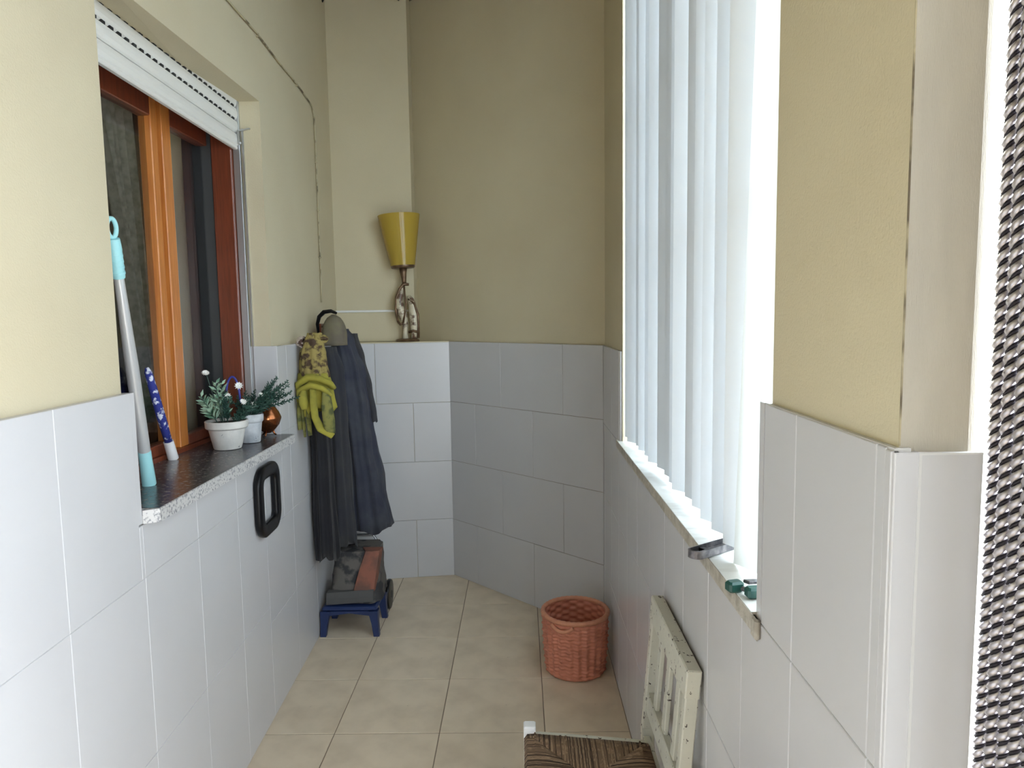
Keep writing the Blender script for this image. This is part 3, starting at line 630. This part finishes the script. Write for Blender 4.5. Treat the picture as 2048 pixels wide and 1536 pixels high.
# ------------------------------------------------------------------ clothes in the back left corner
def garment(rows, m, name, label, cat, folds=7, amp=.22, n=72, seed=1, hem=.015, tagit=True, parent=None):
    """rows: (z, cx, cy, ax, ay) top to bottom; pleats deepen towards the hem"""
    a = MB(); rr = []
    K = 30
    zs = [r[0] for r in rows]
    for k in range(K+1):
        q = k/K*(len(rows)-1); i = min(len(rows)-2, int(q)); f = q-i; f = f*f*(3-2*f)
        z, cx, cy, ax_, ay_ = [rows[i][j]+(rows[i+1][j]-rows[i][j])*(f if j else (q-i)) for j in range(5)]
        t = k/K; ring = []
        for j in range(n):
            th = 2*PI*j/n
            w_ = amp*(.35+.65*t)*(math.sin(folds*th+seed+.8*math.sin(2.2*t+seed))+.5*math.sin((folds*2+1)*th+2*seed+1.5*t))
            nz = noise.noise(Vector((math.cos(th)*1.5+seed*3, math.sin(th)*1.5, z*4)))*.18
            r_ = 1+w_*.55+nz
            zz = z+(hem*math.sin(3*th+seed)+hem*.7*math.sin(7*th) if k == K else 0)
            ring.append((cx+ax_*math.cos(th)*r_, cy+ay_*math.sin(th)*r_, zz))
        rr.append(ring)
    a.loft(rr)
    base = (rows[-1][1], rows[-1][2], rows[-1][0])
    o = build(name, a, m, parent, smooth=True, loc=base if parent is None else None)
    if tagit: tag(o, label, cat)
    return o
XW = -1.012
rack = thing('coat_hook', 'wooden hook rail on the left wall mostly hidden behind hanging clothes', 'hook', L(3.6, .001, 1.53))
a = MB(); a.obox(Vector(L(3.70, .009, 1.52)), LT, LN, Vector((0, 0, 1)), .13, .008, .025, .003); build('board', a, M['wood_dark'], rack)
for s_ in (3.60, 3.74):
    a = MB(); a.tube([L(s_, .014, 1.53), L(s_, .040, 1.525), L(s_, .052, 1.535), L(s_, .055, 1.55)], .005, 8); build('hook', a, M['tool_dark'], rack, smooth=True)
garment([(1.515, -.935, 3.70, .035, .035), (1.46, -.925, 3.70, .060, .07), (1.28, -.895, 3.70, .080, .085), (1.10, -.882, 3.70, .092, .085), (.90, -.868, 3.70, .098, .085), (.70, -.850, 3.70, .112, .09), (.45, -.830, 3.70, .126, .095)],
        M['navy'], 'coat', 'long navy blue coat hanging in the corner, widest and rightmost of the clothes', 'coat', 8, .20, seed=2)
garment([(1.43, -.945, 3.50, .03, .035), (1.3, -.935, 3.50, .05, .05), (1.05, -.930, 3.50, .058, .052), (.8, -.925, 3.50, .064, .055), (.425, -.918, 3.50, .072, .058)],
        M['charcoal'], 'overall', 'charcoal work overall hanging between the navy coat and the black coat', 'coat', 6, .22, seed=4)
garment([(1.46, -.963, 3.305, .020, .03), (1.3, -.957, 3.31, .034, .045), (1.05, -.955, 3.315, .042, .06), (.8, -.953, 3.32, .046, .066), (.42, -.948, 3.325, .052, .07)],
        M['black_cloth'], 'black_coat', 'long black coat hanging against the left wall below the yellow jacket', 'coat', 7, .24, seed=6)
_ct = bpy.data.objects['coat']; WL['coat'] = _ct.location.copy()
garment([(1.49, -.878, 3.72, .020, .03), (1.36, -.852, 3.715, .030, .034), (1.20, -.822, 3.71, .033, .036), (1.06, -.798, 3.705, .030, .034), (1.02, -.793, 3.705, .027, .03)], M['charcoal'], 'sleeve', '', '', 4, .2, seed=11, tagit=False, parent=_ct, hem=.004)
# yellow jacket tied on a hook in front
yj = thing('yellow_jacket', 'bunched yellow jacket with tied sleeves hanging over the black coat', 'jacket', (-.93, 3.2, 1.07))
garment([(1.52, -.945, 3.17, .020, .025), (1.47, -.943, 3.17, .042, .038), (1.42, -.945, 3.17, .052, .04), (1.37, -.943, 3.17, .055, .042), (1.31, -.940, 3.17, .060, .044)], M['yellow_print'], 'body', '', '', 6, .22, seed=3, tagit=False, parent=yj)
garment([(1.33, -.938, 3.165, .058, .046), (1.27, -.937, 3.165, .064, .05), (1.21, -.935, 3.165, .066, .05), (1.16, -.934, 3.165, .070, .05)], M['yellow'], 'shoulders', '', '', 5, .2, seed=5, tagit=False, parent=yj, hem=.02)
def strip(pts, rads, m, name, flat=.5):
    a = MB(); pts = [Vector(p) for p in pts]; out = []; ro = []
    for i in range(len(pts)-1):
        for k in range(4):
            t = k/4; out.append(pts[i].lerp(pts[i+1], t)); ro.append(rads[i]+(rads[i+1]-rads[i])*t)
    out.append(pts[-1]); ro.append(rads[-1])
    a.tube(out, ro, 10, flat=flat); return build(name, a, m, yj, smooth=True)
strip([(-1.0, 3.15, 1.225), (-.99, 3.115, 1.285), (-.95, 3.10, 1.315), (-.91, 3.105, 1.31), (-.872, 3.125, 1.285), (-.862, 3.15, 1.26)], [.012, .018, .02, .02, .018, .014], M['yellow'], 'sleeve', .8)
strip([(-1.0, 3.14, 1.20), (-.985, 3.105, 1.255), (-.94, 3.092, 1.278), (-.90, 3.10, 1.265), (-.868, 3.125, 1.23)], [.012, .016, .018, .016, .013], M['yellow'], 'sleeve', .8)
strip([(-.932, 3.095, 1.262), (-.930, 3.088, 1.20), (-.925, 3.088, 1.13), (-.905, 3.09, 1.075), (-.860, 3.10, 1.038)], [.014, .016, .017, .019, .015], M['yellow'], 'sleeve')
strip([(-.968, 3.10, 1.26), (-.97, 3.09, 1.225), (-.968, 3.09, 1.19), (-.966, 3.092, 1.168)], [.012, .019, .020, .012], M['yellow'], 'cuff', .7)
strip([(-.885, 3.115, 1.26), (-.880, 3.105, 1.18), (-.875, 3.105, 1.11), (-.872, 3.108, 1.048)], [.016, .026, .028, .024], M['olive'], 'flap')
strip([(-1.0, 3.145, 1.22), (-1.0, 3.135, 1.14), (-.998, 3.135, 1.065)], [.010, .012, .012], M['olive'], 'flap')
strip([(-.962, 3.12, 1.19), (-.958, 3.115, 1.10), (-.955, 3.115, 1.04)], [.009, .011, .009], M['olive'], 'flap')
strip([(-.985, 3.13, 1.19), (-.982, 3.13, 1.10), (-.980, 3.13, 1.03)], [.006, .008, .006], M['olive'], 'flap')
def knot(c, r, m, name, sd):
    a = MB(); c = Vector(c); rnd = random.Random(sd)
    for q in range(3):
        e1 = Vector((rnd.uniform(-1, 1), rnd.uniform(-1, 1), rnd.uniform(-1, 1))).normalized(); e2 = e1.orthogonal().normalized(); e1 = e2.cross(e1)
        a.tube([c+(e1*math.cos(t)+e2*math.sin(t))*r*.68 for t in [2*PI*k/18 for k in range(18)]], r*.36, 8, loop=True)
    return build(name, a, m, yj, smooth=True)
knot((-.985, 3.18, 1.475), .030, M['brown_white'], 'knot', 3)['label'] = 'brown and white knotted scarf end'
knot((-.925, 3.17, 1.500), .026, M['yellow_print'], 'knot', 5); knot((-.900, 3.17, 1.490), .020, M['yellow_print'], 'knot', 9)
for o in yj.children: o.scale = (1.12, 1.0, .955); o.location = (.012, 0, .008)
# khaki hat over the middle hook
ht = thing('hat', 'khaki grey cloth hat with black band hanging above the navy coat', 'hat', (-.945, 3.56, 1.44))
a = MB(); rr = []
for k in range(11):
    t = k/10; z = 1.435+.155*t; f = math.sqrt(max(.02, 1-(max(0, t-.25)/.75)**2.2))
    rr.append([(-.938+.062*f*math.cos(2*PI*j/28)*(1+.05*math.sin(5*2*PI*j/28)), 3.56+.055*f*math.sin(2*PI*j/28)*(1+.06*math.sin(4*2*PI*j/28)), z) for j in range(28)])
a.loft(rr); build('crown', a, M['khaki'], ht, smooth=True)
a = MB(); a.tube([(-1.005, 3.52, 1.50), (-1.003, 3.50, 1.545), (-.99, 3.49, 1.58), (-.965, 3.49, 1.603), (-.93, 3.49, 1.607), (-.905, 3.50, 1.595)], [.008, .010, .012, .014, .013, .009], 8, flat=.7); build('band', a, M['black_plastic'], ht, smooth=True)
# trolley bag
tb = thing('shopping_trolley', 'grey and orange printed shopping trolley with black wheels under the coats', 'trolley', (-.86, 3.63, 0))
def bagring(z, x0, x1, y0, y1, sd):
    pts = []
    for j in range(48):
        th = 2*PI*j/48; c_, s_ = math.cos(th), math.sin(th); px = math.copysign(abs(c_)**.45, c_); py = math.copysign(abs(s_)**.45, s_)
        w_ = 1+.04*math.sin(7*th+sd+z*20)
        pts.append(((x0+x1)/2+(x1-x0)/2*px*w_, (y0+y1)/2+(y1-y0)/2*py*w_, z))
    return pts
a = MB(); a.mi = 0; a.loft([bagring(z, -.985+.006*k, -.715-.004*k, 3.375+.014*k, 3.64, k) for k, z in enumerate((.156, .18, .22, .28, .34, .40))], cap=True)
build('bag', a, M['bag_print'], tb, smooth=True, angle=60)
a = MB(); a.loft([[(-.935+x, 3.366+y+.3*max(0, z-.19), z+.010*math.sin(9*x)) for x, y in ((-.045, .004), (.0, -.001), (.06, -.001), (.12, -.001), (.19, .004), (.19, .05), (-.045, .05))] for z in (.158, .185, .21, .216)]); build('front_hem', a, M['bag_grey'], tb)
a = MB(); a.loft([[(-.80+.006*k+x, 3.373+.014*k+y, z) for x, y in ((-.045+.008*k, .004), (.02, .0), (.055, .012), (.062, .07), (-.04, .07))] for k, z in enumerate((.215,   .27, .32, .36, .405))]); build('print_panel', a, M['bag_orange'], tb, smooth=True, angle=60)['label'] = 'orange printed side'
a = MB(); a.tube([(-.97, 3.74, .12), (-.97, 3.70, .38), (-.955, 3.70, .405), (-.805, 3.70, .405), (-.79, 3.70, .38), (-.79, 3.74, .12)], .008, 8); build('handle_frame', a, M['alu'], tb, smooth=True)
for x in (-.992, -.728):
    a = MB(); a.lathe((x-.013, 3.69, .079), [(.012, 0), (.055, .0), (.076, .003), (.079, .008), (.079, .018), (.076, .023), (.055, .026), (.012, .026)], 28, (1, 0, 0)); wh = build('wheel', a, M['black_plastic'], tb, smooth=True, angle=40)
    a = MB(); a.lathe((x-.015, 3.69, .079), [(.002, 0), (.02, 0), (.02, .03), (.002, .03)], 14, (1, 0, 0)); build('hub', a, M['bag_grey'], wh)
a = MB(); a.tube([(-.99, 3.69, .079), (-.722, 3.69, .079)], .007, 8); a.box((-.97, 3.60, .12), (-.785, 3.76, .145), .004); a.tube([(-.97, 3.69, .079), (-.97, 3.70, .13)], .008, 6); a.tube([(-.79, 3.69, .079), (-.79, 3.70, .13)], .008, 6); build('axle', a, M['tool_dark'], tb)
# blue stool
bs = thing('step_stool', 'low dark blue plastic step stool in the corner below the printed bag', 'stool', (-.862, 3.46, 0))
a = MB(); a.box((-1.0, 3.345, .128), (-.725, 3.585, .150), .009); build('top', a, M['stool_blue'], bs)
for x in (-.985, -.74):
    for y in (3.365, 3.565):
        a = MB(); sx_ = 1 if x > -.9 else -1; sy_ = 1 if y > 3.4 else -1
        a.loft([[(x+dx*w_+sx_*.010*(1-t)-.004*sx_*t, y+dy*w_+sy_*.008*(1-t), z) for dx, dy in ((-1, -1), (1, -1), (1, 1), (-1, 1))] for t, z, w_ in ((0, 0, .014), (.5, .07, .017), (1, .13, .024))])
        build('leg', a, M['stool_blue'], bs)
for y in (3.352, 3.578):
    a = MB(); a.loft([[(x, y+dy, z) for dy, z in ((-.006, .130), (.006, .130), (.006, .104+.016*(1-abs(x+.8625)/.12)), (-.006, .104+.016*(1-abs(x+.8625)/.12)))] for x in (-.982, -.92, -.8625, -.80, -.743)])
    build('apron', a, M['stool_blue'], bs)

# ------------------------------------------------------------------ terracotta basket
bc = Vector((.228, 3.015, .001))
bk = thing('basket', 'round terracotta woven-look plastic basket on the floor by the right wall', 'basket', bc)
a = MB(); n = 192; rr = []; H = .262
rows_ = 85
for k in range(rows_+1):
    t = k/rows_; z = .004+t*H; rb = .129+.014*t+.003*math.sin(PI*t)
    row = int(t*17); rowf = t*17-row; ring = []
    for j in range(n):
        th = 2*PI*j/n; wv = math.cos(24*th); al = 1 if row % 2 else -1
        amp_ = (.0030*wv+.0042*abs(math.sin(PI*rowf))*(1+.55*al*math.cos(12*th))-.001) if 0 < t < .93 else 0
        ring.append(bc+Vector(((rb+amp_)*math.cos(th), (rb+amp_)*math.sin(th), z)))
    rr.append(ring)
inner = []
for k in range(rows_+1):
    t = 1-k/rows_; z = .012+t*(H-.008); rb = .1215+.014*t+.003*math.sin(PI*t); row = int(t*17); rowf = t*17-row
    inner.append([bc+Vector(((rb+.0036*math.cos(12*2*PI*j/n+PI*(row % 2))*math.sin(PI*rowf)**.6)*math.cos(2*PI*j/n), (rb+.0036*math.cos(12*2*PI*j/n+PI*(row % 2))*math.sin(PI*rowf)**.6)*math.sin(2*PI*j/n), z)) for j in range(n)])
a.loft(rr+inner); build('body', a, M['terracotta'], bk, smooth=True)
a = MB()
pts = [bc+Vector(((.1425)*math.cos(2*PI*j/120), .1425*math.sin(2*PI*j/120), H+.002)) for j in range(120)]
a.tube(pts, [.0105+.0010*math.sin(j*PI/1.5) for j in range(120)], 10, loop=True); build('rim', a, M['terracotta_rim'], bk, smooth=True)
for th0 in (-2.05, 1.09):
    a = MB(); p_ = []
    for k in range(15):
        q = -1+2*k/14; th = th0+q*.34; p_.append(bc+Vector((.149*math.cos(th), .149*math.sin(th), H-.012-.022*(1-q*q))))
    a.tube(p_, .008, 8); build('handle', a, M['terracotta_rim'], bk, smooth=True)

# ------------------------------------------------------------------ chair with rush seat
cr_ = thing('chair', 'chipped cream wooden chair with brown rush seat, its back against the right wall', 'chair', (.18, 1.68, 0))
YF, YN = 1.885, 1.495                      # far and near sides
def bx(z): return .343+.030*max(0, (z-.42)/.37)
def post(y, zt, name, m):
    a = MB(); a.beam((.352, y, 0), (bx(.42), y, .42), (0, 1, 0), .034, .030, .003); a.beam((bx(.42), y, .415), (bx(zt), y, zt), (0, 1, 0), .030, .030, .003); return build(name, a, m, cr_)
post(YF, .745, 'leg', M['chair_paint']); post(YN, .745, 'leg', M['chair_paint'])
for y in (YF, YN):
    a = MB(); a.beam((.012, y, 0), (.012, y, .425), (0, 1, 0), .034, .034, .003); build('leg', a, M['chair_post'], cr_)
def hrail(z0, z1, name, y0=YN-.016, y1=YF+.016, th=.028):
    a = MB(); zc = (z0+z1)/2; up = Vector((.030/.37, 0, 1)).normalized()
    a.beam((bx(zc), y0, zc), (bx(zc), y1, zc), up, th, z1-z0, .003); return build(name, a, M['chair_paint'], cr_)
hrail(.722, .790, 'top_rail', th=.034); hrail(.468, .522, 'lower_rail', YN+.014, YF-.014, .022)
for y in (1.585, 1.690, 1.795):
    a = MB(); a.beam((bx(.52), y, .518), (bx(.725), y, .725), (0, 1, 0), .012, .034, .002); build('back_slat', a, M['chair_paint'], cr_)
for y in (YF, YN):
    a = MB(); a.beam((.028, y, .385), (.33, y-(.045 if y == YF else 0), .385), (0, 0, 1), .022, .026, .003); build('seat_rail', a, M['chair_paint'], cr_)
    a = MB(); a.tube([(.02, y, .19), (.345, y, .19)], .010, 8); build('stretcher', a, M['chair_paint'], cr_)
for x in (.012, .338):
    a = MB(); a.beam((x, YN+.016, .385), (x, YF-.016, .385), (0, 0, 1), .022, .026, .003); build('seat_rail', a, M['chair_paint'], cr_)
    a = MB(); a.tube([(x, YN, .15), (x, YF, .15)], .010, 8); build('stretcher', a, M['chair_paint'], cr_)
# rush seat: cords wrapped over each rail and meeting on the diagonals
sx0, sx1, sy0, sy1, zs_ = .005, .333, YN+.016, YF-.012, .402
cxm, cym = (sx0+sx1)/2, (sy0+sy1)/2; hw, hd = (sx1-sx0)/2, (sy1-sy0)/2
ru = MB()
def cord(p_edge, inward, reach, m):
    e = Vector(p_edge); i = Vector(inward); pts = [e-i*.004+Vector((0, 0, -.036)), e-i*.008+Vector((0, 0, -.010)), e+Vector((0, 0, .002)), e+i*.02+Vector((0, 0, .004))]
    n = 5
    for k in range(1, n+1):
        t = k/n; s_ = max(.021, reach)*t
        pts.append(e+i*max(.02+.0005*k, s_)+Vector((random.uniform(-.0007, .0007), random.uniform(-.0007, .0007), .004-.014*t*min(1, reach/.14)+.004*math.sin(PI*t))))
    ru.mi = m; ru.tube(pts, random.uniform(.0015, .0021), 4)
nc = 122
for k in range(nc):
    q = -1+2*(k+.5)/nc
    rc = (1-abs(q))*hw*1.0; m = random.choice((0, 0, 0, 1, 1, 2))
    cord((sx0, cym+q*hd, zs_), (1, 0, 0), rc, m); cord((sx1, cym+q*hd, zs_), (-1, 0, 0), rc, m)
for k in range(nc-8):
    q = -1+2*(k+.5)/(nc-8); rc = (1-abs(q))*hd; m = random.choice((0, 0, 0, 1, 1, 2))
    cord((cxm+q*hw, sy0, zs_), (0, 1, 0), rc, m); cord((cxm+q*hw, sy1, zs_), (0, -1, 0), rc, m)
ru.mi = 1; ru.add([(sx0, sy0, zs_-.004), (sx1, sy0, zs_-.004), (sx1, sy1, zs_-.004), (sx0, sy1, zs_-.004), (cxm, cym, zs_-.016)], [(0, 1, 4), (1, 2, 4), (2, 3, 4), (3, 0, 4)])
ru.v = [(x, y-.052*max(0, min(1, (x-sx0)/(2*hw)))*max(0, (y-cym)/hd)*(1 if y > cym else 0), z) for x, y, z in ru.v]
o = build('rush_seat', ru, [M['rush'], M['rush_dark'], M['rush_light']], cr_, smooth=True); o['kind'] = 'stuff'

# ------------------------------------------------------------------ small things on the right sill
t0 = Vector((.344, 1.408, 1.0785)); t1 = Vector((.46, 1.50, 1.0745)); dd = (t1-t0).normalized(); sd_ = dd.cross(Vector((0, 0, 1))).normalized(); up_ = sd_.cross(dd)
lv = thing('metal_channel', 'dark metal channel lever lying across the edge of the marble sill', 'lever', t0)
def capsule(w_, inset=0.0):
    Ln = (t1-t0).length; pts = []
    for k in range(9): th = PI/2+PI*k/8; pts.append((w_+inset+w_*math.cos(th)*.9, w_*math.sin(th)))
    pts += [(Ln-inset, -w_), (Ln-inset, w_)]
    return pts
a = MB(); oA = capsule(.0165); iA = capsule(.0125, .004)
P3 = lambda q, z: t0+dd*q[0]+sd_*q[1]+up_*z
n1 = len(oA)
a.loft([[P3(q, -.010) for q in oA], [P3(q, .006) for q in oA], [P3(q, .007) for q in iA], [P3(q, -.004) for q in iA]])
build('shell', a, M['tool_dark'], lv)
a = MB(); a.obox(t0+dd*.045+up_*.0, dd, sd_, up_, .006, .010, .004); build('pin', a, M['black_plastic'], lv)
sp = thing('spring_clamp', 'dark green gripped spring clamp at the near end of the marble sill', 'clamp', (.40, 1.225, 1.064))
for cx, cy, rot in ((.384, 1.245, .25), (.410, 1.216, .1)):
    a = MB(); ax_ = Vector((math.cos(rot), math.sin(rot), 0)); ay_ = Vector((-math.sin(rot), math.cos(rot), 0))
    a.obox(Vector((cx, cy, 1.0745)), ax_, ay_, Vector((0, 0, 1)), .015, .011, .010, .004); build('grip', a, M['green_grip'], sp)
a = MB(); a.beam((.394, 1.236, 1.074), (.402, 1.224, 1.074), (0, 0, 1), .008, .008, .002); a.beam((.405, 1.245, 1.082), (.45, 1.275, 1.072), (0, 0, 1), .014, .006, .001); a.beam((.425, 1.215, 1.070), (.46, 1.26, 1.070), (0, 0, 1), .012, .006, .001)
build('jaw', a, M['tool_dark'], sp)
